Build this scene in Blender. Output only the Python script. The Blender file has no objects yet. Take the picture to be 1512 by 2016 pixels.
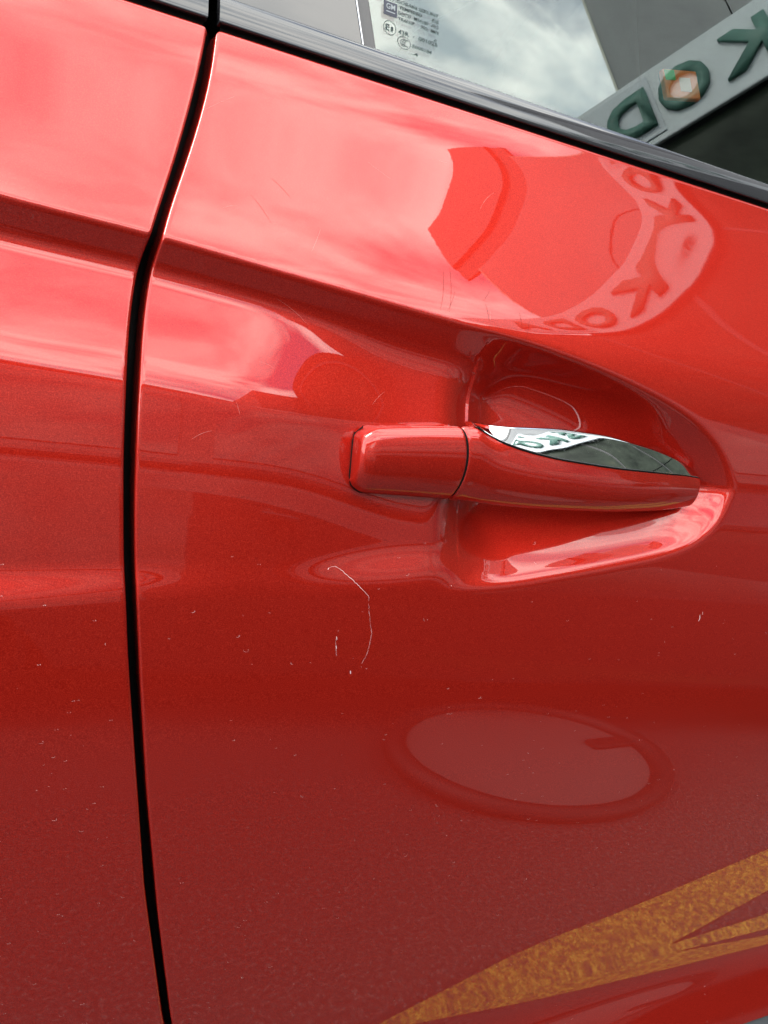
import bpy, bmesh, math, random
import numpy as np
from mathutils import Vector, Matrix
random.seed(7); np.random.seed(7)
R = math.radians
scene = bpy.context.scene
col = scene.collection

# ------------------------------------------------------------------ camera, sky, sun, exposure
cam_data = bpy.data.cameras.new('camera')
cam = bpy.data.objects.new('camera', cam_data); col.objects.link(cam)
_r = Vector((0.90098853, -0.39227023, 0.1853206)); _d = Vector((0.05112399, -0.32818595, -0.94322867)); _f = Vector((0.43082015, 0.85931254, -0.27563736))
cam.matrix_world = Matrix(((_r.x, -_d.x, -_f.x, -0.25), (_r.y, -_d.y, -_f.y, -0.36), (_r.z, -_d.z, -_f.z, 1.02), (0, 0, 0, 1)))
cam_data.sensor_fit = 'HORIZONTAL'; cam_data.sensor_width = 36.0; cam_data.lens = 36.0 * 1500 / 1512
cam_data.clip_start = 0.01; cam_data.clip_end = 5000
scene.camera = cam

world = bpy.data.worlds.new('World'); scene.world = world; world.use_nodes = True
nt = world.node_tree; nt.nodes.clear()
def wn(t): return nt.nodes.new(t)
sky = wn('ShaderNodeTexSky'); sky.sky_type = 'NISHITA'; sky.sun_disc = False
SUN_EL, SUN_ROT = R(50), R(-75)
sky.sun_elevation = SUN_EL; sky.sun_rotation = SUN_ROT; sky.air_density = 1.2; sky.dust_density = 1.5
tc = wn('ShaderNodeTexCoord')
mp = wn('ShaderNodeMapping'); mp.inputs['Scale'].default_value = (.6, 1.9, 1.6); mp.inputs['Location'].default_value = (3.1, 1.7, 0.4)
nt.links.new(tc.outputs['Generated'], mp.inputs['Vector'])
n1 = wn('ShaderNodeTexNoise'); n1.inputs['Scale'].default_value = 2.6; n1.inputs['Detail'].default_value = 6; n1.inputs['Roughness'].default_value = .52; n1.inputs['Distortion'].default_value = .35
n2 = wn('ShaderNodeTexNoise'); n2.inputs['Scale'].default_value = 6.5; n2.inputs['Detail'].default_value = 5; n2.inputs['Roughness'].default_value = .5; n2.inputs['Distortion'].default_value = .4
nt.links.new(mp.outputs[0], n1.inputs['Vector']); nt.links.new(mp.outputs[0], n2.inputs['Vector'])
r1 = wn('ShaderNodeValToRGB'); r1.color_ramp.elements[0].position = .38; r1.color_ramp.elements[1].position = .50
nt.links.new(n1.outputs['Fac'], r1.inputs['Fac'])
r2 = wn('ShaderNodeValToRGB'); r2.color_ramp.elements[0].position = .37; r2.color_ramp.elements[1].position = .60
r2.color_ramp.elements[0].color = (.46, .51, .54, 1); r2.color_ramp.elements[1].color = (1, .985, .93, 1)
nt.links.new(n2.outputs['Fac'], r2.inputs['Fac'])
cl = wn('ShaderNodeVectorMath'); cl.operation = 'SCALE'; cl.inputs['Scale'].default_value = 12.8
nt.links.new(r2.outputs['Color'], cl.inputs[0])
mx = wn('ShaderNodeMix'); mx.data_type = 'RGBA'
nt.links.new(r1.outputs['Color'], mx.inputs[0]); nt.links.new(sky.outputs['Color'], mx.inputs[6]); nt.links.new(cl.outputs[0], mx.inputs[7])
bg = wn('ShaderNodeBackground'); bg.inputs['Strength'].default_value = 0.10
wo = wn('ShaderNodeOutputWorld')
nt.links.new(mx.outputs[2], bg.inputs['Color']); nt.links.new(bg.outputs[0], wo.inputs['Surface'])

sd = bpy.data.lights.new('sun', 'SUN'); sd.energy = .5; sd.angle = R(22); sd.color = (1, .96, .9)
so = bpy.data.objects.new('sun', sd); col.objects.link(so)
sdir = Vector((math.sin(SUN_ROT) * math.cos(SUN_EL), math.cos(SUN_ROT) * math.cos(SUN_EL), math.sin(SUN_EL)))
so.rotation_euler = sdir.to_track_quat('Z', 'Y').to_euler()
scene.view_settings.view_transform = 'Standard'; scene.view_settings.look = 'None'
scene.view_settings.exposure = 2.20; scene.view_settings.gamma = 1
scene.cycles.use_denoising = True
scene.cycles.max_bounces = 10; scene.cycles.glossy_bounces = 5; scene.cycles.transmission_bounces = 8

# ------------------------------------------------------------------ helpers
def tag(o, label=None, cat=None, group=None, kind=None):
    if label: o['label'] = label
    if cat: o['category'] = cat
    if group: o['group'] = group
    if kind: o['kind'] = kind
    return o
def empty(name, loc=(0, 0, 0), rz=0):
    o = bpy.data.objects.new(name, None); col.objects.link(o); o.location = loc; o.rotation_euler = (0, 0, rz); return o
def link(name, me, mat, parent=None, smooth=True):
    o = bpy.data.objects.new(name, me); col.objects.link(o)
    if mat: me.materials.append(mat)
    if smooth: me.shade_smooth()
    if parent: o.parent = parent
    return o
def grid_mesh(name, P, close_v=False, flip=False):
    """P: (nu, nv, 3) array -> quad mesh, fast"""
    nu, nv = P.shape[:2]
    idx = np.arange(nu * nv).reshape(nu, nv)
    if close_v: idx = np.concatenate([idx, idx[:, :1]], 1)
    a = idx[:-1, :-1].ravel(); b = idx[1:, :-1].ravel(); c = idx[1:, 1:].ravel(); d = idx[:-1, 1:].ravel()
    F = np.stack([a, d, c, b] if flip else [a, b, c, d], 1).astype(np.int32)
    me = bpy.data.meshes.new(name)
    me.vertices.add(nu * nv); me.vertices.foreach_set('co', P.reshape(-1).astype(np.float32))
    n = len(F)
    me.loops.add(n * 4); me.loops.foreach_set('vertex_index', F.reshape(-1))
    me.polygons.add(n); me.polygons.foreach_set('loop_start', np.arange(0, n * 4, 4, dtype=np.int32))
    try: me.polygons.foreach_set('loop_total', np.full(n, 4, np.int32))
    except Exception: pass
    me.update(calc_edges=True)
    return me
def bm_obj(name, bm, mat, parent=None, smooth=False, bevel=0, seg=2):
    if bevel: bmesh.ops.bevel(bm, geom=bm.edges[:], offset=bevel, segments=seg, profile=.5, affect='EDGES')
    bmesh.ops.recalc_face_normals(bm, faces=bm.faces)
    me = bpy.data.meshes.new(name); bm.to_mesh(me); bm.free()
    return link(name, me, mat, parent, smooth)
def add_box(bm, x0, x1, y0, y1, z0, z1):
    v = [bm.verts.new(p) for p in ((x0,y0,z0),(x1,y0,z0),(x1,y1,z0),(x0,y1,z0),(x0,y0,z1),(x1,y0,z1),(x1,y1,z1),(x0,y1,z1))]
    for f in ((0,3,2,1),(4,5,6,7),(0,1,5,4),(1,2,6,5),(2,3,7,6),(3,0,4,7)): bm.faces.new([v[i] for i in f])
def box(name, x0, x1, y0, y1, z0, z1, mat, parent=None, bevel=0):
    bm = bmesh.new(); add_box(bm, x0, x1, y0, y1, z0, z1); return bm_obj(name, bm, mat, parent, False, bevel)
def add_prism(bm, pts, f0, f1):
    """pts 2D polygon; f0,f1 map 2D->3D for both caps"""
    a = [bm.verts.new(f0(p)) for p in pts]; b = [bm.verts.new(f1(p)) for p in pts]; n = len(pts)
    bm.faces.new(a[::-1]); bm.faces.new(b)
    for i in range(n): bm.faces.new([a[i], a[(i+1) % n], b[(i+1) % n], b[i]])
def prism(name, pts, f0, f1, mat, parent=None, bevel=0, smooth=False):
    bm = bmesh.new(); add_prism(bm, pts, f0, f1); return bm_obj(name, bm, mat, parent, smooth, bevel)

# ------------------------------------------------------------------ materials
def mat(name, base=(.5, .5, .5), rough=.5, metal=0, coat=0, coat_rough=.03, ior=1.5, spec=.5):
    m = bpy.data.materials.new(name); m.use_nodes = True
    b = m.node_tree.nodes['Principled BSDF']
    b.inputs['Base Color'].default_value = (*base, 1); b.inputs['Roughness'].default_value = rough; b.inputs['Metallic'].default_value = metal
    b.inputs['Coat Weight'].default_value = coat; b.inputs['Coat Roughness'].default_value = coat_rough; b.inputs['IOR'].default_value = ior
    b.inputs['Specular IOR Level'].default_value = spec
    return m
def nodes(m): return m.node_tree, m.node_tree.nodes['Principled BSDF']
def noise(t, scale, detail=3, rough=.5, co=None, dist=0, scl=None):
    n = t.nodes.new('ShaderNodeTexNoise'); n.inputs['Scale'].default_value = scale; n.inputs['Detail'].default_value = detail
    n.inputs['Roughness'].default_value = rough; n.inputs['Distortion'].default_value = dist
    c = t.nodes.new('ShaderNodeTexCoord'); src = c.outputs['Object']
    if scl:
        m = t.nodes.new('ShaderNodeMapping'); m.inputs['Scale'].default_value = scl; t.links.new(src, m.inputs['Vector']); src = m.outputs[0]
    t.links.new(src, n.inputs['Vector']); return n
def ramp(t, fac, stops):
    r = t.nodes.new('ShaderNodeValToRGB'); e = r.color_ramp.elements
    while len(e) < len(stops): e.new(.5)
    for i, (p, c) in enumerate(stops): e[i].position = p; e[i].color = (*c, 1) if len(c) == 3 else c
    t.links.new(fac, r.inputs['Fac']); return r
def bump(t, fac, dist, strength=1.0):
    b = t.nodes.new('ShaderNodeBump'); b.inputs['Distance'].default_value = dist; b.inputs['Strength'].default_value = strength
    t.links.new(fac, b.inputs['Height']); return b

# candy red metallic paint: metal flake layer under a clear coat
PAINT = mat('red_metallic_paint', (.3, .01, .006), .48, .60, 1.0, .012)
t, b = nodes(PAINT)
fl = noise(t, 1900, 2, .7)
rr = ramp(t, fl.outputs['Fac'], [(.28, (.31, .0085, .0055)), (.5, (.445, .0165, .0088)), (.72, (.61, .033, .017))])
t.links.new(rr.outputs['Color'], b.inputs['Base Color'])
fb = bump(t, fl.outputs['Fac'], .00004, .35); t.links.new(fb.outputs[0], b.inputs['Normal'])
op = noise(t, 260, 2, .5); ob = bump(t, op.outputs['Fac'], .0000022, 1.0); t.links.new(ob.outputs[0], b.inputs['Coat Normal'])
b.inputs['Coat IOR'].default_value = 1.62; b.inputs['Specular IOR Level'].default_value = 0
DUST = mat('pale_scratch', (.86, .55, .52), .6)
SCRATCH = mat('fine_scratch', (.80, .30, .26), .5)

GLOSS = mat('gloss_black_trim', (.03, .03, .034), .10, 0, 0, .02, 1.72)
t, b = nodes(GLOSS); n = noise(t, 30, 4, .6, scl=(1, 1, 12)); r = ramp(t, n.outputs['Fac'], [(.35, (.025,)*3), (.7, (.09,)*3)]); t.links.new(r.outputs['Color'], b.inputs['Roughness'])
RUBBER = mat('black_rubber', (.006, .006, .006), .75, 0, 0, .03, 1.3, .2)
t, b = nodes(RUBBER); n = noise(t, 900, 2); bb = bump(t, n.outputs['Fac'], .0001, .4); t.links.new(bb.outputs[0], b.inputs['Normal'])
SEAL = mat('grey_glass_run_seal', (.09, .085, .085), .45)
JAMB = mat('shut_line_shade', (.006, .002, .002), .8, 0, 0, .03, 1.3, .1)
CHROME = mat('polished_chrome', (.86, .87, .88), .02, 1.0)
t, b = nodes(CHROME); n = noise(t, 500, 4, .6); r = ramp(t, n.outputs['Fac'], [(.5, (.015,)*3), (.75, (.09,)*3)]); t.links.new(r.outputs['Color'], b.inputs['Roughness'])
BLACKP = mat('black_plastic', (.012, .012, .013), .4)
SILL = mat('grey_sill_moulding', (.06, .065, .07), .35)
FABRIC = mat('dark_cabin_fabric', (.006, .009, .008), .9)
t, b = nodes(FABRIC); n = noise(t, 9, 4, .6); r = ramp(t, n.outputs['Fac'], [(.35, (.012, .016, .014)), (.7, (.045, .055, .046))]); t.links.new(r.outputs['Color'], b.inputs['Base Color'])
ETCH = mat('etched_glass_mark', (.06, .075, .075), .7, 0,0,.03,1.3,.2)
LOGO = mat('etched_logo_block', (.085, .088, .11), .6, 0,0,.03,1.3,.2)
ORANGE = mat('orange_label', (.95, .16, .02), .5)
GREENP = mat('green_print', (.12, .38, .12), .5)
PINKP = mat('pink_print', (.80, .45, .42), .5)
GLASS = bpy.data.materials.new('tinted_glass'); GLASS.use_nodes = True
t, b = nodes(GLASS); b.inputs['Base Color'].default_value = (.62, .78, .72, 1); b.inputs['Roughness'].default_value = 0; b.inputs['Transmission Weight'].default_value = 1; b.inputs['IOR'].default_value = 1.78
#@@SURF
# ------------------------------------------------------------------ shape of the car's side: depth y (into the car) over (x forward, z up)
CAM = (-0.25, -0.36, 1.02)
PHI_Z = [.20,.30,.36,.39,.415,.43,.452,.472,.490,.515,.581,.703,.757,.808,.858,.9085,.9495,.9705,.9815,.992,1.003,1.014,1.0205,1.037,1.0625,1.0895,1.101,1.1085,1.1185,1.16]
PHI_A = [0,0,6,12,16,22,20,10,-4,-9.5,-9,-4,-1,2,5,7,8.5,10,12.1,16,22.1,28.5,31.9,32.7,32.4,30.8,29.3,27.2,24.8,23]
_dz = .0001
_z = np.arange(.15, 1.25, _dz)
_k = np.exp(-.5 * (np.arange(-120, 121) / 40.) ** 2); _k /= _k.sum()
_a = np.convolve(np.pad(np.interp(_z, PHI_Z, PHI_A), 120, mode='edge'), _k, 'valid')
_y = np.cumsum(np.tan(np.radians(_a))) * _dz
_y -= np.interp(1.02, _z, _y)
def Ybase(x, z): return np.interp(z, _z, _y) + 0 * x
# upper and lower edge of the scooped zone that narrows from the seam to the tail behind the handle
TOP = [(-.60,1.052),(-.45,1.043),(-.2636,1.0279),(-.2001,1.0246),(-.1347,1.0186),(-.0811,1.0141),(-.0202,1.0092),(.0135,1.0047),(.0498,.9986),(.0896,.9891),(.1205,.979),(.1432,.9656),(.1575,.9508),(.1625,.9400)]
BOT = [(-.60,.845),(-.45,.852),(-.2553,.8579),(-.1995,.8624),(-.1449,.8635),(-.0915,.867),(-.0315,.8722),(.0014,.8754),(.036,.8811),(.0727,.8874),(.105,.8935),(.132,.9003),(.1514,.911),(.1612,.9260),(.1625,.9400)]
def _smooth_curve(pts, n=400, s=6):
    pts = np.array(pts); d = np.r_[0, np.cumsum(np.hypot(*np.diff(pts, axis=0).T))]
    u = np.linspace(0, d[-1], n); q = np.stack([np.interp(u, d, pts[:, i]) for i in (0, 1)], 1)
    k = np.exp(-.5 * (np.arange(-3*s, 3*s+1) / s) ** 2); k /= k.sum()
    o = q.copy()
    for i in (0, 1):
        p = np.r_[2*q[0, i] - q[3*s:0:-1, i], q[:, i], 2*q[-1, i] - q[-2:-3*s-2:-1, i]]
        o[:, i] = np.convolve(p, k, 'valid')
    return o
_top = _smooth_curve(TOP, 5400, 84); _bot = _smooth_curve(BOT, 5400, 84)
def ztop(x): return np.interp(x, _top[:, 0], _top[:, 1])
def zbot(x): return np.interp(x, _bot[:, 0], _bot[:, 1])
def sstep(t): t = np.clip(t, 0, 1); return t * t * t * (t * (6 * t - 15) + 10)
# channel: angle of the surface against distance a below the crease, at the seam and near the handle
_A = np.arange(-.01, .25, _dz)
def _chan(pts):
    p = np.array(pts); v = np.interp(_A, p[:, 0], p[:, 1]); k = np.exp(-.5 * (np.arange(-60, 61) / 14.) ** 2); k /= k.sum()
    v = np.convolve(np.pad(v, 60, mode='edge'), k, 'valid'); T = np.cumsum(np.tan(np.radians(v))) * _dz
    return T - np.interp(0, _A, T)
_T1 = _chan([(-.01,31),(0,31),(.0015,-21),(.012,-19),(.0165,4),(.021,26),(.052,26),(.060,20),(.068,12),(.085,10),(.10,9),(.115,8),(.14,7),(.25,7)])
_T2 = _chan([(-.01,31),(0,31),(.0015,-20),(.016,-16),(.024,8),(.032,18),(.05,20),(.060,17),(.068,13),(.085,12.5),(.10,11.5),(.115,10.5),(.14,10),(.25,10)])
def channel(x, z):
    zt = ztop(x); zb = zbot(x); a = zt - z; w = zt - zb
    s = .162 / np.maximum(w, .02); s = np.where(x < -.03, 1, s)
    aa = np.clip(a * s, -.01, .24)
    T1 = np.interp(aa, _A, _T1); T2 = np.interp(aa, _A, _T2); m = sstep((x + .175) / .12)
    T = (T1 * (1 - m) + T2 * m) / s
    E = (Ybase(x, zt) - Ybase(x, z)) - T
    E = np.where(a > 0, E, 0) * sstep((z - zb) / (.024 + .004 * m))
    return np.maximum(E, 0) * (1 - sstep((x + .03) / .17))
# cup behind the grip, from the distance to the outline, on a fine lattice
_cs = .0006
_gx = np.arange(-.10, .19, _cs); _gz = np.arange(.84, 1.04, _cs)
def _cup():
    X, Z = np.meshgrid(_gx, _gz, indexing='ij')
    tp = _top[_top[:, 0] > -.12][::36]; bt = _bot[_bot[:, 0] > -.12][::-1][::36]
    poly = np.concatenate([tp, bt]); A = poly; B = np.roll(poly, -1, 0)
    A = A[:-1]; B = B[:-1]
    P = np.stack([X.ravel(), Z.ravel()], 1); best = np.full(len(P), 1e9)
    for a, b_ in zip(A, B):
        ab = b_ - a; L = (ab @ ab) + 1e-12; tt = np.clip(((P - a) @ ab) / L, 0, 1); q = a + tt[:, None] * ab
        best = np.minimum(best, ((P - q) ** 2).sum(1))
    d = np.sqrt(best).reshape(X.shape); d = np.where((Z < ztop(X)) & (Z > zbot(X)) & (X < .1623), d, 0)
    f = np.clip(d / .046, 0, 1); prof = 1 - (1 - f) ** 2.3
    left = sstep((X + .060 - .006 * np.sin((Z - .87) * 22)) / (.052 + .030 * sstep((Z - .965) / .035) + .020 * sstep((.915 - Z) / .04)))
    G = .0230 * prof * left
    k = np.exp(-.5 * (np.arange(-12, 13) / 3.4) ** 2); k /= k.sum()
    for ax in (0, 1): G = np.apply_along_axis(lambda v: np.convolve(np.pad(v, 12, mode='edge'), k, 'valid'), ax, G)
    return G
_G = _cup()
def _cr(t): return (-.5*t+t*t-.5*t**3, 1-2.5*t*t+1.5*t**3, .5*t+2*t*t-1.5*t**3, -.5*t*t+.5*t**3)
def cup(x, z):
    x = np.asarray(x, float); z = np.asarray(z, float)
    u = np.clip((x - _gx[0]) / _cs, 1, len(_gx) - 3.001); v = np.clip((z - _gz[0]) / _cs, 1, len(_gz) - 3.001)
    i = u.astype(int); j = v.astype(int); wu = _cr(u - i); wv = _cr(v - j); r = 0
    for p in range(4):
        for q in range(4): r = r + _G[i + p - 1, j + q - 1] * wu[p] * wv[q]
    inside = (x > _gx[1]) & (x < _gx[-3]) & (z > _gz[1]) & (z < _gz[-3])
    return np.where(inside, r, 0)
def Ysurf(x, z):
    x = np.asarray(x, float); z = np.asarray(z, float)
    return Ybase(x, z) + channel(x, z) + cup(x, z)
SEAM_L = [(-.18,1.135),(-.1805,1.1225),(-.1838,1.1032),(-.1895,1.078),(-.1958,1.0541),(-.2030,1.0304),(-.2075,1.0152),(-.2105,.9942),(-.2114,.969),(-.2102,.9303),(-.2068,.885),(-.2012,.8362),(-.1932,.7817),(-.1809,.7004),(-.1574,.5838),(-.12,.45),(-.09,.36),(-.07,.30)]
SEAM_R = [(-.1762,1.135),(-.1768,1.1217),(-.1790,1.0998),(-.1850,1.0748),(-.1925,1.0501),(-.1988,1.0315),(-.2033,1.0078),(-.2055,.9866),(-.2060,.9526),(-.2042,.9083),(-.201,.8733),(-.1948,.823),(-.1864,.7632),(-.1721,.6803),(-.1527,.582),(-.115,.45),(-.085,.36),(-.065,.30)]
def _seam(pts):
    p = np.array(pts)[::-1]; zz = np.arange(.30, 1.135, .001); v = np.interp(zz, p[:, 1], p[:, 0])
    k = np.exp(-.5 * (np.arange(-30, 31) / 10.) ** 2); k /= k.sum(); v = np.convolve(np.pad(v, 30, mode='edge'), k, 'valid')
    return lambda z: np.interp(z, zz, v)
seam_l = _seam(SEAM_L); seam_r = _seam(SEAM_R)
ZBELT = 1.1228
#@@SURF
SILL_Z = .414

car = empty('car', (0.0, 0.3, 0.0))
tag(car, 'red metallic car filling the photo, with its front door handle and black window trim', 'car')
car_inv = Vector((0, -.3, 0))
def sub(o):            # keep world coordinates under the car's Empty
    o.location = car_inv; return o

def panel(name, side):
    rE = .0016
    # rows
    Zs = np.concatenate([np.arange(SILL_Z, .84, .0024), np.arange(.84, ZBELT - rE, .0008), ZBELT - rE + rE * np.sin(np.linspace(0, 1, 7) * math.pi / 2)])
    dyz = np.where(Zs > ZBELT - rE, rE - np.sqrt(np.maximum(rE**2 - (Zs - (ZBELT - rE))**2, 0)), 0)
    Zs = np.r_[Zs, ZBELT, ZBELT]; dyz = np.r_[dyz, rE + .004, rE + .014]
    arc = rE * (1 - np.cos(np.linspace(0, 1, 7) * math.pi / 2))
    if side > 0: us = np.r_[0, 0, arc, np.arange(rE + .0008, .40, .0008), np.arange(.402, .86, .004)]
    else: us = np.r_[0, 0, arc, np.arange(rE + .0008, .12, .0008), np.arange(.122, .40, .004)]
    dyu = np.where(us < rE, rE - np.sqrt(np.maximum(rE**2 - (rE - us)**2, 0)), 0); dyu[0] = rE + .032; dyu[1] = rE + .006
    U, Z = np.meshgrid(us, Zs, indexing='ij')
    x0 = (seam_r if side > 0 else seam_l)(Z); X = x0 + side * U
    # the upper corners at the shut line are rounded
    rc = .004
    du = np.clip(rc - U, 0, rc); cut = rc - np.sqrt(np.maximum(rc**2 - du**2, 0))
    Zr = np.minimum(Z, ZBELT - cut)
    Y = Ysurf(X, Zr) + np.sqrt(dyu[:, None]**2 + dyz[None, :]**2)
    P = np.stack([X, Y, Zr], -1)
    return sub(link(name, grid_mesh(name, P, flip=(side < 0)), PAINT, car))
front_door = panel('front_door', 1)
rear_door = panel('rear_door', -1)
tag(rear_door, 'edge of the red rear door behind the shut line')

# near-black jamb strip, the shade inside the shut line is in its colour
zz = np.linspace(SILL_Z, 1.125, 160)
uu = np.array([-.03, -.012, .016, .03])
P = np.stack([np.stack([(seam_l(zz) + seam_r(zz)) / 2 + u, Ysurf((seam_l(zz) + seam_r(zz)) / 2, zz) + (.030 if abs(u) < .02 else .024), zz], -1) for u in uu], 0)
sub(link('door_jamb', grid_mesh('door_jamb', P), JAMB, car))
# rubber weather seal deep in the shut line
P = []
for k in range(9):
    an = k / 8 * math.pi
    P.append(np.stack([(seam_l(zz) + seam_r(zz)) / 2 - .0035 * math.cos(an), Ysurf((seam_l(zz) + seam_r(zz)) / 2, zz) + .0260 - .005 * math.sin(an), zz], -1))
sub(link('weather_seal', grid_mesh('weather_seal', np.array(P)), RUBBER, car))

# belt line: dark gap, glossy outer moulding, upper finisher
def strip(name, prof, xs, m, parent=car):
    P = np.array([[(x, y, z) for (y, z) in prof] for x in xs], float)
    return sub(link(name, grid_mesh(name, P), m, parent))
YB = float(Ybase(0, ZBELT))
gap = [(YB + .0005, ZBELT - .006), (YB + .004, ZBELT - .001), (YB + .0045, ZBELT + .0035), (YB + .010, ZBELT + .005)]
xr = np.r_[np.linspace(-.1745, .70, 60)]
xl = np.r_[np.linspace(-.60, -.1825, 30)]
def mould_prof():
    pts = []
    z0, z1 = 1.1262, 1.1398; y0, y1 = YB + .0010, YB + .0150
    prof_a = np.radians(np.interp(np.linspace(0, 1, 26), [0, .1, .5, .85, .93, 1], [4, 21, 29, 44, 62, 78]))
    py = np.r_[0, np.cumsum(np.sin(prof_a))]; pz = np.r_[0, np.cumsum(np.cos(prof_a))]; kk = .0134 / pz[-1]
    for dy, dz in [(.006, -.0005), (.0012, 0)] + [(a * kk, b * kk + .0003) for a, b in zip(py, pz)] + [(py[-1] * kk + .0008, .0136), (py[-1] * kk + .0030, .0115)]:
        pts.append((y0 + dy, z0 + dz))
    return pts
mp_ = mould_prof()
strip('belt_shadow_seal', gap, xr, RUBBER)  # black rubber strip stands in for the shadow in the gap
strip('belt_shadow_seal', gap, xl, RUBBER)
bm_r = strip('belt_moulding', mp_, xr, GLOSS)
bm_l = strip('belt_moulding', mp_, xl, GLOSS)
# end faces of the mouldings
for nm, x, s in (('moulding_end', -.1745, 1), ('moulding_end', -.1825, -1)):
    bm = bmesh.new(); add_prism(bm, mp_, lambda p: (x, p[0], p[1]), lambda p: (x - s * .0012, p[0], p[1]))
    o = bm_obj(nm, bm, GLOSS, bm_r if s > 0 else bm_l)
# B pillar applique and glass, leaning inwards
TG = math.tan(R(22)); YG, ZG = .0775, 1.139
def yg(z): return YG + (z - ZG) * TG
def slab(name, x0a, x1a, x0b, x1b, za, zb, off, th, m, parent=car, bevel=.0008):
    n = Vector((0, -math.cos(R(22)), math.sin(R(22))))
    pts = [(x0a, za), (x1a, za), (x1b, zb), (x0b, zb)]
    f0 = lambda p: Vector((p[0], yg(p[1]), p[1])) + n * off
    f1 = lambda p: Vector((p[0], yg(p[1]), p[1])) + n * (off - th)
    return sub(prism(name, pts, f0, f1, m, parent, bevel))
DXZ = .24            # lean of the pillar edges
slab('pillar_applique', -.1740, -.0972, -.1740 + .0, -.0972 - .2 * DXZ, 1.134, 1.36, .004, .004, GLOSS)
slab('pillar_applique', -.60, -.1830, -.60, -.1830, 1.134, 1.36, .004, .004, GLOSS)
slab('glass_run_seal', -.0962, -.0880, -.0962 - .2 * DXZ, -.0880 - .2 * DXZ, 1.134, 1.36, .0018, .004, SEAL)
slab('seal_bright_edge', -.0972, -.0962, -.0972 - .2 * DXZ, -.0962 - .2 * DXZ, 1.134, 1.36, .0034, .004, mat('bright_trim_edge', (.5, .5, .52), .2, .7), bevel=.0002)
door_glass = slab('door_glass', -.0885, .80, -.0885 - .2 * DXZ, .62, 1.134, 1.36, 0, .0035, GLASS, bevel=0)
slab('roof_frame', -.60, .80, -.60, .80, 1.36, 1.40, .004, .03, GLOSS)
# cabin behind the glass
bm = bmesh.new()
for (a0, a1, b0, b1, c0, c1) in ((-.7, 1.2, 1.1, 1.12, .8, 1.42), (-.7, 1.2, .12, 1.1, .8, .82), (-.7, 1.2, .18, 1.1, 1.40, 1.42), (-.72, -.7, .09, 1.1, .8, 1.42), (1.2, 1.22, .09, 1.1, .8, 1.42), (-.7, 1.2, .105, .115, .8, 1.10)):
    add_box(bm, a0, a1, b0, b1, c0, c1)
sub(bm_obj('cabin_lining', bm, FABRIC, car))
# seat back seen dimly through the glass
bm = bmesh.new()
add_prism(bm, [(.05, .82), (.36, .82), (.30, 1.22), (.26, 1.36), (.20, 1.37), (.12, 1.24)], lambda p: (p[0], .33, p[1]), lambda p: (p[0], .72, p[1]))
sub(bm_obj('seat', bm, FABRIC, car, False, .03, 3))
# sill moulding below the door
P = np.array([[(x, y, z) for (y, z) in [(float(Ybase(0, SILL_Z)) + .010, SILL_Z + .004), (float(Ybase(0, SILL_Z)) + .006, SILL_Z - .004), (float(Ybase(0, SILL_Z)) - .004, SILL_Z - .0055), (float(Ybase(0, SILL_Z)) - .006, SILL_Z - .009), (float(Ybase(0, SILL_Z)) - .005, SILL_Z - .014), (float(Ybase(0, SILL_Z)) + .002, SILL_Z - .05), (float(Ybase(0, SILL_Z)) + .02, SILL_Z - .13)]] for x in np.linspace(-.6, .8, 40)])
sub(link('sill_moulding', grid_mesh('sill_moulding', P), SILL, car))

# ---- glass markings
FONT = None
def text_pts(s, bold=0):
    cu = bpy.data.curves.new('tmp', 'FONT'); cu.body = s; cu.size = 1; cu.resolution_u = 3; cu.offset = bold
    o = bpy.data.objects.new('tmp', cu); col.objects.link(o)
    dg = bpy.context.evaluated_depsgraph_get(); me = bpy.data.meshes.new_from_object(o.evaluated_get(dg))
    bpy.data.objects.remove(o); bpy.data.curves.remove(cu)
    return me
CAPH = None
def glass_text(s, x0, x1, z, h, m=ETCH, name='glass_marking', bold=0, off=.00035):
    me = text_pts(s, .012); v = np.empty(len(me.vertices) * 3, np.float32); me.vertices.foreach_get('co', v); v = v.reshape(-1, 3)
    c = v.copy(); lo, hi = c[:, 0].min(), c[:, 0].max(); top = c[:, 1].max(); bot = max(c[:, 1].min(), 0) if s not in ('*', '-') else 0
    if s in ('*', '-'): top = .73
    X = x0 + (c[:, 0] - lo) / max(hi - lo, 1e-6) * (x1 - x0); S = c[:, 1] / top * h
    n = np.array([0, -math.cos(R(22)), math.sin(R(22))])
    v[:, 0] = X; v[:, 1] = yg(z) + S * math.sin(R(22)) + n[1] * off; v[:, 2] = z + S * math.cos(R(22)) + n[2] * off
    me.vertices.foreach_set('co', v.ravel()); me.update()
    return link(name, me, m, door_glass, False)
H = .0019
for s, x0, x1, z, h in (('SAINT-GOBAIN SEKURIT', -.0875, -.0508, 1.1703, H), ('TEMPERED', -.0757, -.0614, 1.1674, H), ('GS', -.0548, -.0507, 1.1670, .0022),
                        ('DOT27', -.0762, -.0681, 1.1643, H), ('M24100', -.0662, -.0573, 1.1643, H), ('AS2', -.0554, -.0506, 1.1643, H),
                        ('TRANSP.', -.0761, -.0655, 1.1613, H), ('70%', -.0619, -.0572, 1.1611, H), ('MIN', -.0553, -.0507, 1.1612, H),
                        ('43R', -.0759, -.0692, 1.1543, .0024), ('-', -.0667, -.0658, 1.1545, .0023), ('001025', -.0632, -.0511, 1.1544, .0023),
                        ('*', -.0534, -.0516, 1.1560, .0024), ('E000184', -.0668, -.0546, 1.1494, .0019), ('...4', -.0691, -.0632, 1.1456, .0016)):
    glass_text(s, x0, x1, z, h)
glass_text('E', -.0835, -.0812, 1.1540, .0034); glass_text('1', -.0804, -.0791, 1.1540, .0025)
nG = Vector((0, -math.cos(R(22)), math.sin(R(22))))
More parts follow.
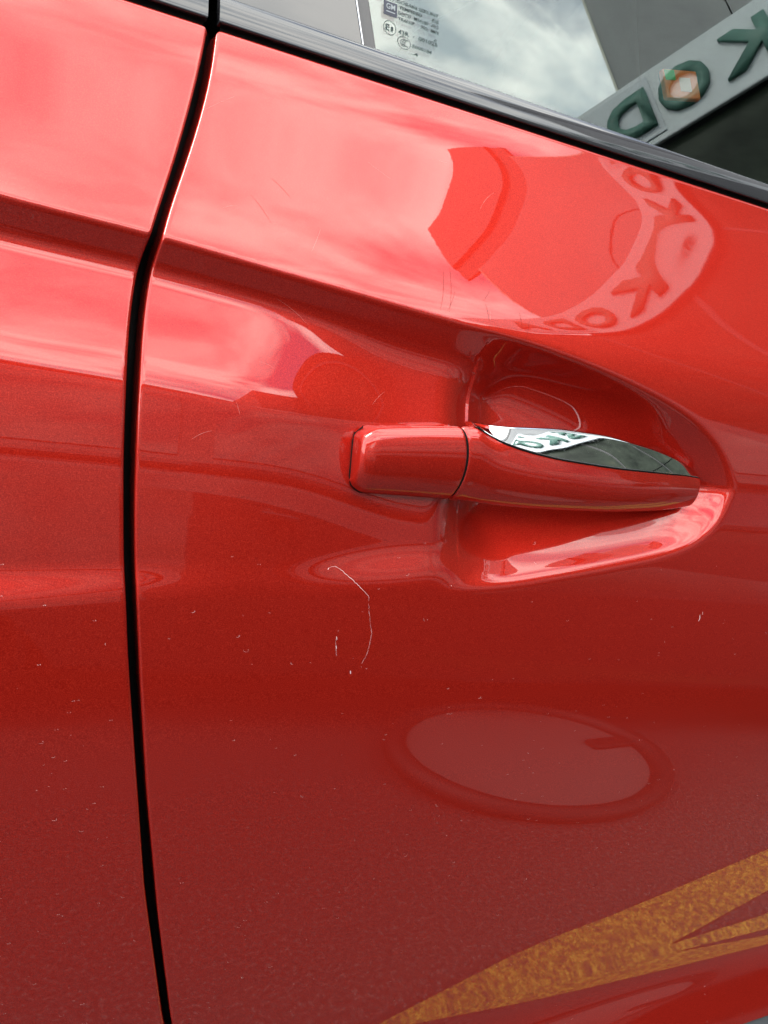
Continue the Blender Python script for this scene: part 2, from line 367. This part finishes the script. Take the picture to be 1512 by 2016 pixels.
def on_glass(x, z, off=.0003): return Vector((x, yg(z), z)) + nG * off
def ring_mark(cx, cz, rx, rz, w, a0=0, a1=360, seg=40, name='glass_marking', parent=None, m=None):
    bm = bmesh.new(); prev = None
    for k in range(seg + 1):
        a = R(a0 + (a1 - a0) * k / seg); p = [bm.verts.new(on_glass(cx + (rx + q) * math.cos(a), cz + (rz + q) * math.sin(a))) for q in (-w / 2, w / 2)]
        if prev: bm.faces.new([prev[0], prev[1], p[1], p[0]])
        prev = p
    return bm_obj(name, bm, m or ETCH, door_glass)
ring_mark(-.0810, 1.1556, .0037, .0037, .00028)
ring_mark(-.0721, 1.1503, .0040, .0032, .00026)
for k in range(3): ring_mark(-.0727 + k * .0012, 1.1503, .0014, .0017, .00032, 60, 300, 20)
bm = bmesh.new(); bm.faces.new([bm.verts.new(on_glass(x, z, .0002)) for x, z in ((-.0849, 1.1620), (-.0769, 1.1620), (-.0769, 1.1693), (-.0849, 1.1693))])
bm_obj('logo_block', bm, LOGO, door_glass)
PALE = mat('pale_glass_print', (.32, .35, .36), .6)
glass_text('GM', -.0836, -.0782, 1.1652, .0031, PALE, 'logo_letters', off=.0005)
bm = bmesh.new(); bm.faces.new([bm.verts.new(on_glass(x, z, .0005)) for x, z in ((-.0836, 1.1635), (-.0782, 1.1635), (-.0782, 1.1640), (-.0836, 1.1640))])
bm_obj('logo_underline', bm, PALE, door_glass)

# ---- door handle
HT = np.array([(-0.1079,0.9445),(-0.1053,0.9517),(-0.1001,0.9547),(-0.0783,0.9579),(-0.0477,0.9609),(-0.0184,0.9633),(0.0148,0.9650),(0.0511,0.9644),(0.0921,0.9591),(0.1149,0.9540),(0.1324,0.9481),(0.1405,0.9460)])
HB = np.array([(-0.1079,0.9248),(-0.1045,0.9217),(-0.0990,0.9205),(-0.0703,0.9209),(-0.0394,0.9209),(-0.0066,0.9205),(0.0282,0.9209),(0.0654,0.9215),(0.1054,0.9226),(0.1301,0.9240),(0.1358,0.9248),(0.1405,0.9253)])
_ht = _smooth_curve(HT, 6000, 150); _hb = _smooth_curve(HB, 6000, 150)
def h_top(x): return np.interp(x, _ht[:, 0], _ht[:, 1])
def h_bot(x): return np.interp(x, _hb[:, 0], _hb[:, 1])
HFX = np.array([-0.1103, -0.0948, -0.0379, 0.0086, 0.0603, 0.1017, 0.1224, 0.1379]); HFY = np.array([-0.029, -0.0305, -0.0341, -0.0367, -0.0352, -0.029, -0.0238, -0.0196])
_hf = _smooth_curve(np.stack([HFX, HFY], 1), 6000, 280)
def h_front(x): return np.interp(x, _hf[:, 0], _hf[:, 1])
def spow(v, p): return np.sign(v) * np.abs(v) ** p
CE = np.array([(-0.0431,0.9650),(-0.0402,0.9626),(-0.0353,0.9595),(-0.0237,0.9559),(-0.0100,0.9534),(0.0109,0.9510),(0.0466,0.9491),(0.0853,0.9479),(0.1198,0.9466),(0.1431,0.9437)])
_ce = _smooth_curve(CE, 6000, 180)
def edge_z(x): return min(float(np.interp(x, _ce[:, 0], _ce[:, 1])), float(h_top(x)))
NL, NU, NB = 44, 44, 18
def section(x, has_insert=True, depth=.016, straight=0.):
    """closed outline (y, z) of the handle at x: lower front face, upper facet that carries the insert, hidden back"""
    zt, zb = float(h_top(x)), float(h_bot(x)); H = zt - zb
    ze = edge_z(x) if has_insert else zt; f = (zt - ze) / H; w = float(sstep(f / .22))
    t = np.linspace(0, 1, NL)
    ang = np.interp(t, [0, .08, .18, .4, .65, .82, .92, 1], [-86, -58, -34, -10, 6, 16 , 16 * w + 44 * (1 - w), 21 * w + 84 * (1 - w)])
    seg = np.radians((ang[1:] + ang[:-1]) / 2); dy, dz = np.sin(seg), np.cos(seg); k = (ze - zb) / dz.sum()
    y = np.r_[0, np.cumsum(dy * k)]; z = zb + np.r_[0, np.cumsum(dz * k)]
    t2 = np.linspace(0, 1, NU + 1)
    ang2 = np.interp(t2, [0, .88, .95, 1], [36 * w + 84 * (1 - w), 41 * w + 86 * (1 - w), 64 * w + 87 * (1 - w), 89])
    seg = np.radians((ang2[1:] + ang2[:-1]) / 2); dy, dz = np.sin(seg), np.cos(seg)
    k = max(zt - ze, 1e-6) / dz.sum(); k = min(k, .0012)
    y = np.r_[y, y[-1] + np.cumsum(dy * k)]; z = np.r_[z, z[-1] + np.cumsum(dz * k)]
    y = y - y[:NL].min() + float(h_front(x))
    yb = max(y[-1], y[0], float(h_front(x)) + depth)
    c = (zt + zb) / 2; a = np.linspace(0, math.pi, NB + 2)[1:-1]
    zz2 = c + (z[-1] - c) * np.cos(a) if False else np.interp(a, [0, math.pi], [z[-1], z[0]])
    bulge = np.minimum(1, np.sin(a) * 3)
    yy2 = np.interp(a, [0, math.pi], [y[-1], y[0]]) * (1 - bulge) + yb * bulge
    if straight: yy2 = yy2 * (1 - bulge) + straight * bulge
    return np.r_[y, yy2], np.r_[z, zz2]
ths = np.r_[np.linspace(-math.pi / 2, .6, NL), np.linspace(.65, math.pi / 2, NU), np.linspace(math.pi / 2, 1.5 * math.pi, NB + 2)[1:-1]]
def ring3(x, **k):
    y, z = section(x, **k); return np.stack([np.full_like(y, x), y, z], -1)
def loft(xs, scales, **k):
    rings = []
    for x, sc in zip(xs, scales):
        p = ring3(x, **k); c = p.mean(0); rings.append(c + (p - c) * np.array([1, sc, sc]))
    return np.array(rings)
def round_end(n=9): return np.sin(np.linspace(.05, 1, n) * math.pi / 2)
# grip
gx0, gx1 = -0.0451, 0.1392
rr_ = .0010
xs = np.r_[gx0 - 0.0002, gx0, gx0 + rr_ * .3, gx0 + rr_, np.linspace(gx0 + .003, gx1 - .005, 150), gx1 - .005 + .005 * np.sin(np.linspace(.1, 1, 14) * math.pi / 2)]
sc = np.r_[.05, .93, .975, 1, np.ones(150), np.sqrt(np.maximum(1 - np.sin(np.linspace(.1, 1, 14) * math.pi / 2) ** 3.2, .0006))]
def seam_skew(th):
    q = np.clip(np.sin(th), -1, 1); return -.0038 * (q + q * q) * (np.cos(th) > -.2)
G_ = loft(xs, sc)
wgt = np.clip(1 - (xs - gx0) / .02, 0, 1)[:, None]
G_[:, :, 0] += wgt * seam_skew(ths)[None]
door_handle = sub(link('door_handle', grid_mesh('door_handle', G_, close_v=True), PAINT, car))
# fixed cap
cx0, cx1 = -0.1017, -0.0462
rl = .0085
xs = np.r_[cx0 + rl * (1 - np.cos(np.linspace(.08, 1, 12) * math.pi / 2)), np.linspace(cx0 + rl + .001, cx1 - rr_, 60), cx1 - rr_ * .3, cx1, cx1 + .0002]
sc = np.r_[.55 + .45 * np.sin(np.linspace(.08, 1, 12) * math.pi / 2), np.ones(60), .98, .95, .05]
rings = []
for i, (x, s_) in enumerate(zip(xs, sc)):
    p = ring3(max(x, -0.0982), has_insert=False, straight=.004); p[:, 0] = x
    zc = (h_top(max(x, -0.0982)) + h_bot(max(x, -0.0982))) / 2; yc = -.012
    if i < 12:
        inset = (1 - np.sin(np.linspace(.08, 1, 12) * math.pi / 2)[i]) * .0065
        p[:, 2] = zc + (p[:, 2] - zc) * (1 - inset / .0165); p[:, 1] = yc + (p[:, 1] - yc) * (1 - inset / .028)
    elif s_ < 1:
        c = p.mean(0); p[:, 1:] = c[1:] + (p[:, 1:] - c[1:]) * s_
    rings.append(p)
rings = np.array(rings)
capc = rings[0].copy(); capc[:, 1:] = capc[:, 1:].mean(0); capc[:, 0] = cx0 - .0001
rings = np.concatenate([capc[None], rings], 0)
wgt = np.clip(1 - (cx1 - rings[:, 0, 0]) / .03, 0, 1)[:, None]
rings[:, :, 0] += wgt * seam_skew(ths)[None]
door_handle.location = car_inv
link('handle_cap', grid_mesh('handle_cap', rings, close_v=True), PAINT, door_handle)
# dark gasket strip round the cap's foot, drawn for the shadow line there
gk = [(x, float(h_bot(x)) - .0003) for x in np.linspace(cx1 - .003, cx0 + .006, 30)] + [(cx0 + .0030, .9222), (cx0 + .0008, .9240), (cx0 - .0003, .9285), (cx0 - .0003, .9455), (cx0 + .0004, .9500)]
P = np.array([[(x + dx, float(Ysurf(x, z)) + dy, z + dzz) for dx, dy, dzz in ((.004, -.0010, .004), (0, -.0010, 0), (0, .004, 0))] for x, z in gk])
P2 = P[:, :0]
link('cap_shadow_gasket', grid_mesh('cap_shadow_gasket', np.concatenate([P2, P], 1)), RUBBER, door_handle)
# black shadow joint between cap and grip
jr = []
for x, s_ in ((-0.0477, .93), (-0.0437, .93)):
    p = ring3(x, has_insert=False); c = p.mean(0); p = c + (p - c) * np.array([1, .94, .94]); p[:, 0] += seam_skew(ths); jr.append(p)
link('handle_joint', grid_mesh('handle_joint', np.array(jr), close_v=True), RUBBER, door_handle)
# foot that carries the front end of the grip
bm = bmesh.new()
add_prism(bm, [(.095, .928), (.128, .931), (.131, .942), (.118, .951), (.097, .952)], lambda p: (p[0], float(h_front(p[0])) + .008, p[1]), lambda p: (p[0] + .004, .03, p[1]))
bm_obj('handle_foot', bm, BLACKP, door_handle, False, .003)
# chrome insert on top of the grip, with its thin black border
def insert(x0, x1, extra, off, name, m):
    rows = []
    for x in np.linspace(x0, x1, 200):
        full = ring3(x); c = full.mean(0)
        if x > gx1 - .005:
            e = (x - (gx1 - .005)) / .005; s_ = math.sqrt(max(1 - e ** 3.2, .0006)); full = c + (full - c) * np.array([1, s_, s_])
        p = full[NL - 1 - extra: NL + NU].copy()
        tg = np.gradient(p, axis=0); nn = np.stack([0 * tg[:, 0], -tg[:, 2], tg[:, 1]], -1); nn /= (np.linalg.norm(nn, axis=1)[:, None] + 1e-12)
        q = p + nn * off; q = np.concatenate([p[:1] - nn[:1] * off, q, p[-1:] - nn[-1:] * off], 0)
        rows.append(q)
    return link(name, grid_mesh(name, np.array(rows)), m, door_handle)
insert(-0.0408, 0.1385, 1, .00020, 'insert_border', RUBBER)
insert(-0.0377, 0.1380, 0, .00045, 'chrome_insert', CHROME)

# ---- scratches and dust marks lying on the paint
def ribbon(bm, pts, w, lift=.00006):
    prev = None; n = len(pts)
    for i, (x, z) in enumerate(pts):
        x2, z2 = pts[min(i + 1, n - 1)]; x1, z1 = pts[max(i - 1, 0)]; dx, dz = x2 - x1, z2 - z1; L = math.hypot(dx, dz) + 1e-9
        ww = w * (.35 + .65 * math.sin(math.pi * (i + .5) / n)); nx, nz = -dz / L * ww / 2, dx / L * ww / 2
        q = [bm.verts.new((x + s * nx, float(Ysurf(x + s * nx, z + s * nz)) - lift, z + s * nz)) for s in (-1, 1)]
        if prev: bm.faces.new([prev[0], prev[1], q[1], q[0]])
        prev = q
def wob(pts, n, amp):
    p = np.array(pts); d = np.r_[0, np.cumsum(np.hypot(*np.diff(p, axis=0).T))]; u = np.linspace(0, d[-1], n)
    q = np.stack([np.interp(u, d, p[:, i]) for i in (0, 1)], 1); k = np.array([.25, .5, .25])
    for _ in range(3):
        q[1:-1] = .25 * q[:-2] + .5 * q[1:-1] + .25 * q[2:]
    return q + np.random.randn(n, 2) * amp
bm = bmesh.new(); ribbon(bm, wob([(-.1078,.8822),(-.105,.8832),(-.1021,.8820),(-.0941,.8763),(-.0870,.8705),(-.0839,.8678),(-.0839,.8655)], 40, .00008), .00020)
ribbon(bm, wob([(-.1078,.8822),(-.1083,.8812)], 5, .00002), .00040)
bm_obj('paint_scratch', bm, DUST, front_door)
def broken(bm, pts, n, amp, w, p=.72):
    q = wob(pts, n, amp); i = 0
    while i < n - 3:
        L = random.randint(3, 8)
        if random.random() < p: ribbon(bm, q[i:min(i + L + 1, n)], w * random.uniform(.6, 1.2))
        i += L
bm = bmesh.new(); broken(bm, [(-.0842,.8665),(-.0828,.8600),(-.0790,.8467),(-.0797,.8360),(-.0822,.8295)], 70, .00012, .00012)
bm_obj('paint_scratch', bm, DUST, front_door)
bm = bmesh.new(); broken(bm, [(-.0985,.8495),(-.0990,.8430),(-.0973,.8352),(-.0960,.8335)], 60, .00012, .00012, .6)
for (x, z) in ((-.0880, .8262), (-.0990, .8460), (-.0985, .8410)): ribbon(bm, wob([(x, z), (x + .0006, z - .0018)], 5, .00002), .0004)
bm_obj('paint_scratch', bm, DUST, front_door)
def scratch_group(specs, m=SCRATCH):
    bm = bmesh.new()
    for pts, w in specs: ribbon(bm, wob(pts, 24, .00002), w)
    return bm_obj('paint_scratch', bm, m, front_door)
HAIR = mat('dark_hairline', (.06, .004, .004), .9, 0, 0, .03, 1.2, .1)
bm = bmesh.new()
for x, z, L, a in ((-.058,1.035,.020,1.60),(-.054,1.037,.022,1.52),(-.052,1.026,.012,1.9),(-.034,1.024,.010,1.2),(-.030,1.030,.008,2.1),(-.012,1.022,.009,1.3),(-.006,1.018,.010,1.7),(-.150,1.060,.012,.5),(-.160,1.050,.014,.7)):
    ribbon(bm, [(x + L * t * math.cos(a + .15 * t), z - L * t * math.sin(a + .15 * t)) for t in np.linspace(0, 1, 10)], .00013)
o = bm_obj('fine_scratches', bm, HAIR, front_door); o['kind'] = 'stuff'
bm = bmesh.new(); ribbon(bm, wob([(.158,.8560),(.1590,.8535),(.1583,.8515)], 8, .00005), .00055); ribbon(bm, wob([(.1600,.8580),(.1605,.8560)], 6, .00004), .0003)
bm_obj('paint_chip', bm, DUST, front_door)
bm = bmesh.new()
for i in range(13):
    x = random.uniform(-.19, -.03); z = random.uniform(.94, 1.10); a = random.uniform(-1.2, 1.2) + (math.pi / 2 if random.random() < .5 else 0); L = random.uniform(.004, .02); cv = random.uniform(-.25, .25)
    pts = [(x + L * t * math.cos(a + cv * t), z + L * t * math.sin(a + cv * t)) for t in np.linspace(0, 1, 10)]
    ribbon(bm, pts, random.uniform(.00005, .00008))
o = bm_obj('fine_scratches', bm, SCRATCH, front_door); o['kind'] = 'stuff'
def crescents(door, x0, x1, n, name):
    bm = bmesh.new()
    for i in range(n):
        z = .36 + .54 * random.random() ** .7; x = random.uniform(x0, x1) + (seam_r(z) + .2 if door is front_door else seam_l(z) + .2)
        if z > .86 and random.random() < .6: continue
        r = random.choice([.0003, .0004, .0006, .0011]) * random.uniform(.6, 1.2); a0 = R(random.uniform(150, 250)); a1 = a0 + R(random.uniform(60, 150))
        pts = [(x + r * 1.2 * math.cos(a), z + r * math.sin(a)) for a in np.linspace(a0, a1, 7)]
        ribbon(bm, pts, random.uniform(.00006, .00011))
        if random.random() < .3:
            ribbon(bm, [(x + .0007, z), (x + .0009, z - .0004)], .0002)
    o = bm_obj(name, bm, DUST, door); o['kind'] = 'stuff'; return o
crescents(front_door, -.19, .42, 420, 'water_marks')
crescents(rear_door, -.32, -.205, 200, 'water_marks')

# ---- orange packet lying in the cabin behind the glass
pk = empty('paper_packet', (.157, .124, 1.1945)); tag(pk, 'small orange packet with a green patch, seen through the tinted front door glass', 'packet')
pk.rotation_euler = (R(20), R(-35), R(20))

# ------------------------------------------------------------------ the forecourt
ASPH = mat('asphalt', (.09, .09, .09), .85)
t, b = nodes(ASPH)
n = noise(t, 110, 6, .75); r = ramp(t, n.outputs['Fac'], [(.38, (.022, .021, .024)), (.56, (.060, .056, .059)), (.68, (.22, .21, .20))])
t.links.new(r.outputs['Color'], b.inputs['Base Color']); bb = bump(t, n.outputs['Fac'], .006, 1); t.links.new(bb.outputs[0], b.inputs['Normal'])
bm = bmesh.new(); s = 400; bm.faces.new([bm.verts.new(p) for p in ((-s, -s, 0), (s, -s, 0), (s, s, 0), (-s, s, 0))])
tag(bm_obj('forecourt_ground', bm, ASPH), kind='structure')
YEL = mat('worn_yellow_paint', (.5, .3, .05), .7)
t, b = nodes(YEL)
n = noise(t, 95, 7, .78); r = ramp(t, n.outputs['Fac'], [(.38, (.10, .07, .05)), (.5, (.34, .20, .04)), (.66, (.75, .48, .07))])
t.links.new(r.outputs['Color'], b.inputs['Base Color']); bb = bump(t, n.outputs['Fac'], .004, 1); t.links.new(bb.outputs[0], b.inputs['Normal'])

# tall showroom with a lettered fascia, facing the car from ahead
BD = 8.0; BAZ = R(62); BO = Vector((-.25, .31, .75)); BU = Vector((math.sin(BAZ), -math.cos(BAZ), 0)); BT = Vector((math.cos(BAZ), math.sin(BAZ), 0))
def bp(s, z, o=0): v = BO + BU * (BD - o) + BT * s; return Vector((v.x, v.y, z))
show = empty('showroom_building', bp(2, 0)); tag(show, 'tall grey showroom with green letters on a pale band, mirrored in the door glass', 'building')
show_inv = -show.location
def bbox(name, s0, s1, z0, z1, o0, o1, m, bevel=0):
    bm = bmesh.new(); add_prism(bm, [(s0, z0), (s1, z0), (s1, z1), (s0, z1)], lambda p: bp(p[0], p[1], o0), lambda p: bp(p[0], p[1], o1))
    o = bm_obj(name, bm, m, show, False, bevel); o.location = show_inv; return o
CLAD = mat('grey_cladding', (.15, .155, .16), .5); BANDM = mat('pale_fascia', (.42, .46, .48), .35); BANDP = mat('fascia_plate', (.34, .375, .41), .35)
t, b = nodes(CLAD); n = noise(t, .9, 5, .6, scl=(1, 1, .25)); r = ramp(t, n.outputs['Fac'], [(.3, (.13, .137, .145)), (.7, (.20, .208, .21))]); t.links.new(r.outputs['Color'], b.inputs['Base Color'])
CAPM = mat('dark_parapet', (.085, .088, .092), .5); STRIPM = mat('dark_joint', (.012, .012, .012), .5); LETTER = mat('dark_green_letters', (.04, .13, .10), .5)
DGL = mat('dark_showroom_glass', (.008, .010, .009), .25, 0, 0, 0, 1.35, .12); EDGE = mat('pale_edge_trim', (.5, .5, .42), .5)
t, b = nodes(DGL); n = noise(t, 1.3, 6, .65); r = ramp(t, n.outputs['Fac'], [(.35, (.010, .014, .010)), (.6, (.030, .038, .028)), (.8, (.065, .065, .042))]); t.links.new(r.outputs['Color'], b.inputs['Base Color'])  # green-grey mottling paints reflected greenery into the glass colour
bbox('core', -.70, 8.0, 0, 12.9, -.12, -7, CAPM)
for i in range(6):
    a = -.78 + i * 1.45; bbox('cladding_panel', a, a + 1.435, 9.17, 11.5, 0, -.1, CLAD, .004)
bbox('edge_trim', -.81, -.782, 9.17, 11.5, .01, -.1, EDGE)
bbox('shadow_gap', -1.12, 8.0, 11.51, 12.05, -.05, -.11, STRIPM)
bbox('parapet', -1.15, 8.0, 12.06, 13.4, .02, -.11, CAPM)
bbox('wing', -4.4, -.71, 0, 8.0, -.12, -7, DGL)
fascia = bbox('fascia', -2.6, 8.0, 8.02, 9.15, .06, .0, BANDM, .02)
bbox('fascia_plate', -2.4, -.43, 8.12, 9.06, .075, .061, BANDP, .004)
for i in range(7):
    for j in range(3):
        a = -4.04 + i * 1.72; bbox('glass_pane', a + .03, a + 1.69, .1 + j * 2.65, .1 + j * 2.65 + 2.6, -.06, -.10, DGL)
for i in range(8): bbox('mullion', -4.10 + i * 1.72, -4.04 + i * 1.72, .0, 8.0, -.05, -.11, STRIPM)
lets = (('A', -1.50, .62), ('D', -.775, .56), ('O', -.09, .60), ('K', .64, .60), ('Š', 1.38, .56))
for ch, sc_, w in lets:
    me = text_pts(ch, .035); v = np.empty(len(me.vertices) * 3, np.float32); me.vertices.foreach_get('co', v); v = v.reshape(-1, 3)
    me0 = text_pts('K', .035); vk = np.empty(len(me0.vertices) * 3, np.float32); me0.vertices.foreach_get('co', vk); capk = vk.reshape(-1, 3)[:, 1].max()
    lo, hi = v[:, 0].min(), v[:, 0].max(); hgt = .60
    # extrude: front and back copies
    bmf = bmesh.new(); bmf.from_mesh(me); ret = bmesh.ops.extrude_face_region(bmf, geom=bmf.faces[:])
    vs = [g for g in ret['geom'] if isinstance(g, bmesh.types.BMVert)]
    for q in vs: q.co.z += 1
    zb = 8.28
    o_base = .076 if sc_ < -.43 else .061
    for q in bmf.verts:
        s_ = sc_ - ((q.co.x - lo) / (hi - lo) - .5) * w; z = zb + q.co.y / capk * hgt
        q.co = bp(s_, z, o_base + .05 * (1 if q.co.z > .5 else 0))
    o = bm_obj('letter', bmf, LETTER, show); o.location = show_inv

# two dark cars parked opposite
DARKP = mat('dark_grey_car_paint', (.012, .013, .015), .35, .3, 1, .03); CARGL = mat('dark_car_glass', (.01, .012, .013), .03, 0, 1, .0, 1.6)
TYRE = mat('tyre_rubber', (.012, .012, .012), .8); RIM = mat('dark_rim', (.05, .05, .055), .35, .6); REDL = mat('red_lamp', (.4, .01, .01), .15); WHL = mat('clear_lamp', (.6, .62, .62), .1)
def parked(loc, rz):
    root = empty('parked_car', loc, rz)
    # lower body: side outline in (x,z), width along y with tumblehome by bevel
    low = [(-2.2,.35),(-2.28,.55),(-2.25,.85),(-2.1,1.0),(1.35,.98),(2.05,.86),(2.25,.70),(2.27,.40),(2.1,.28),(1.78,.28),(1.72,.50),(1.50,.66),(1.22,.66),(1.02,.50),(.96,.26),(-.92,.26),(-.98,.50),(-1.18,.66),(-1.46,.66),(-1.66,.50),(-1.72,.28)]
    bm = bmesh.new(); add_prism(bm, low, lambda p: (p[0], -.90 if p[1] < .9 else -.86, p[1]), lambda p: (p[0], .90 if p[1] < .9 else .86, p[1]))
    bm_obj('body', bm, DARKP, root, False, .035, 3)
    top = [(-2.08,1.0),(-1.75,1.48),(-1.2,1.60),(-.1,1.62),(.35,1.55),(1.25,1.0)]
    def tw(z): return .85 - (z - 1.0) * .38
    bm = bmesh.new(); add_prism(bm, top, lambda p: (p[0], -tw(p[1]), p[1]), lambda p: (p[0], tw(p[1]), p[1])); bm_obj('roof', bm, DARKP, root, False, .03, 3)
    for sgn in (-1, 1):
        for pts in ([(-1.78,1.05),(-1.55,1.42),(-1.2,1.50),(-.80,1.53),(-.80,1.05)], [(-.72,1.05),(-.72,1.53),(-.1,1.53),(.02,1.50),(.02,1.05)], [(.10,1.05),(.10,1.50),(.32,1.46),(.98,1.05)]):
            prism('window', pts, lambda p: (p[0], sgn * (tw(p[1]) + .006), p[1]), lambda p: (p[0], sgn * (tw(p[1]) - .02), p[1]), CARGL, root)
        for xx in (-.35, .62): box('door_pull', xx - .1, xx + .1, min(sgn*.895, sgn*.93), max(sgn*.895, sgn*.93), .86, .885, DARKP, root, .006)
        bm = bmesh.new(); add_box(bm, .92, 1.12, min(sgn*.86, sgn*1.05), max(sgn*.86, sgn*1.05), 1.02, 1.16); bm_obj('mirror', bm, DARKP, root, False, .03)
        for xx in (-1.32, 1.37):
            pr = [(0, .34), (.02, .355), (.20, .355), (.22, .34), (.22, .23), (0, .23)]
            P = np.array([[(xx + r_ * math.cos(a), sgn * (.90 - o_), .355 + r_ * math.sin(a)) for o_, r_ in pr] for a in np.linspace(0, 2 * math.pi, 41)])
            w = link('wheel', grid_mesh('wheel', P), TYRE, root)
            bm = bmesh.new(); bmesh.ops.create_circle(bm, cap_ends=True, segments=10, radius=.235, matrix=Matrix.Translation((xx, sgn * .87, .355)) @ Matrix.Rotation(R(90), 4, 'X'))
            bmesh.ops.inset_individual(bm, faces=bm.faces[:], thickness=.06, depth=.02 * sgn); bm_obj('rim', bm, RIM, w)
    for sgn in (-1, 1):
        box('headlight', 2.05, 2.262, min(sgn*.5, sgn*.86), max(sgn*.5, sgn*.86), .66, .78, WHL, root, .02)
        box('tail_light', -2.285, -2.12, min(sgn*.5, sgn*.88), max(sgn*.5, sgn*.88), .80, .94, REDL, root, .02)
    return root
pc = parked((.95, -1.97, 0), R(16))
tag(pc, 'dark grey parked car mirrored as dark bands across the red door below the handle', 'car', 'dark cars parked opposite')
def copy_tree(o, parent=None):
    c = o.copy(); col.objects.link(c)
    if parent: c.parent = parent
    for ch in [x for x in o.children]: copy_tree(ch, c)
    return c
pc2 = copy_tree(pc); pc2.location = (5.4, -4.3, 0); pc2.rotation_euler = (0, 0, R(8))
pc2['label'] = 'dark grey parked car standing nearer the showroom, mirrored right of the handle'
bm = bmesh.new()
for q in ([(.0,-.12),(.22,-.16),(.46,-.21),(.68,-.245),(1.12,-.34),(2.2,-.56),(2.2,-.43),(1.03,-.215),(.76,-.165),(.70,-.130),(.70,-.03),(.40,-.03),(0,-.02)],
          [(.7005,-.1305),(.7603,-.1648),(.99,-.174),(2.2,-.30),(2.2,-.04),(.97,-.03),(.7005,-.03)]):
    bm.faces.new([bm.verts.new((x, y, .004)) for x, y in q])
tag(bm_obj('road_marking', bm, YEL), kind='structure')
HOOP = mat('black_hose', (.010, .010, .011), .6)
P = []
for k in range(73):
    a = k / 72 * 2 * math.pi; rr2 = .355 + .012 * math.sin(2 * a + .5)
    for_ring = []
    for j in range(12):
        c = j / 12 * 2 * math.pi; rad = rr2 + .032 * math.cos(c); for_ring.append((rad * math.cos(a), rad * math.sin(a), .032 + .032 * math.sin(c)))
    P.append(for_ring)
hoop = empty('added_round_tray', (.83, -.89, .03)); hoop.scale = (.88, .9, 1); hoop.rotation_euler = (R(-7), 0, 0); tag(hoop, 'made-up round grey tray with a thick black rim, added for the oval mirrored in the lower door', 'tray')  # tray made up to give the oval reflection in the paint
TRAYM = mat('grey_tray', (.105, .10, .10), .7)
bm = bmesh.new(); bmesh.ops.create_cone(bm, cap_ends=True, segments=64, radius1=.33, radius2=.345, depth=.02, matrix=Matrix.Translation((0, 0, .022))); bm_obj('tray_base', bm, TRAYM, hoop)
link('rim', grid_mesh('rim', np.array(P), close_v=True), HOOP, hoop)
bm = bmesh.new(); add_box(bm, .20, .34, -.03, .03, .004, .05); o = bm_obj('clamp', bm, HOOP, hoop, False, .008)
# orange packet
pk.scale = (.55, .55, .55); pk.rotation_euler = (R(-24), R(-12), 0)
bm = bmesh.new(); add_box(bm, -.028, .028, -.004, .004, -.019, .019); bm_obj('wrapper', bm, ORANGE, pk, False, .002)
bm = bmesh.new(); add_box(bm, -.004, .014, -.0047, -.0040, -.010, .008); bm_obj('pink_label', bm, PINKP, pk)
bm = bmesh.new(); add_box(bm, -.026, -.010, -.0049, -.0040, .004, .017); bm_obj('green_patch', bm, GREENP, pk)
hall = empty('low_hall', (-1, -8.2, 0)); tag(hall, 'low grey hall behind the parked car, mirrored as the skyline below the cloud', 'building')
HALLW = mat('hall_wall', (.10, .10, .10), .8); HALLB = mat('pale_roof_edge', (.42, .42, .42), .6)
t, b = nodes(HALLW); n = noise(t, 1.5, 4); r = ramp(t, n.outputs['Fac'], [(.3, (.07, .07, .07)), (.7, (.12, .12, .115))]); t.links.new(r.outputs['Color'], b.inputs['Base Color'])
box('wall', -9, 4.0, -5, 0, 0, 4.25, HALLW, hall)
box('wall', 4.02, 8.4, -5, .1, 0, 7.0, HALLW, hall)
box('roof_edge', -9.1, 4.0, -5, .25, 4.26, 4.5, HALLW, hall, .02)
box('pale_band', -9, 4.0, .002, .06, 2.9, 3.3, HALLB, hall)
for i in range(5):
    f = box('window', -8.2 + i * 2.4, -6.5 + i * 2.4, .002, .05, .9, 2.5, CAPM, hall); box('pane', -8.12 + i * 2.4, -6.58 + i * 2.4, .052, .06, .98, 2.42, CARGL, f)
#ENV_END
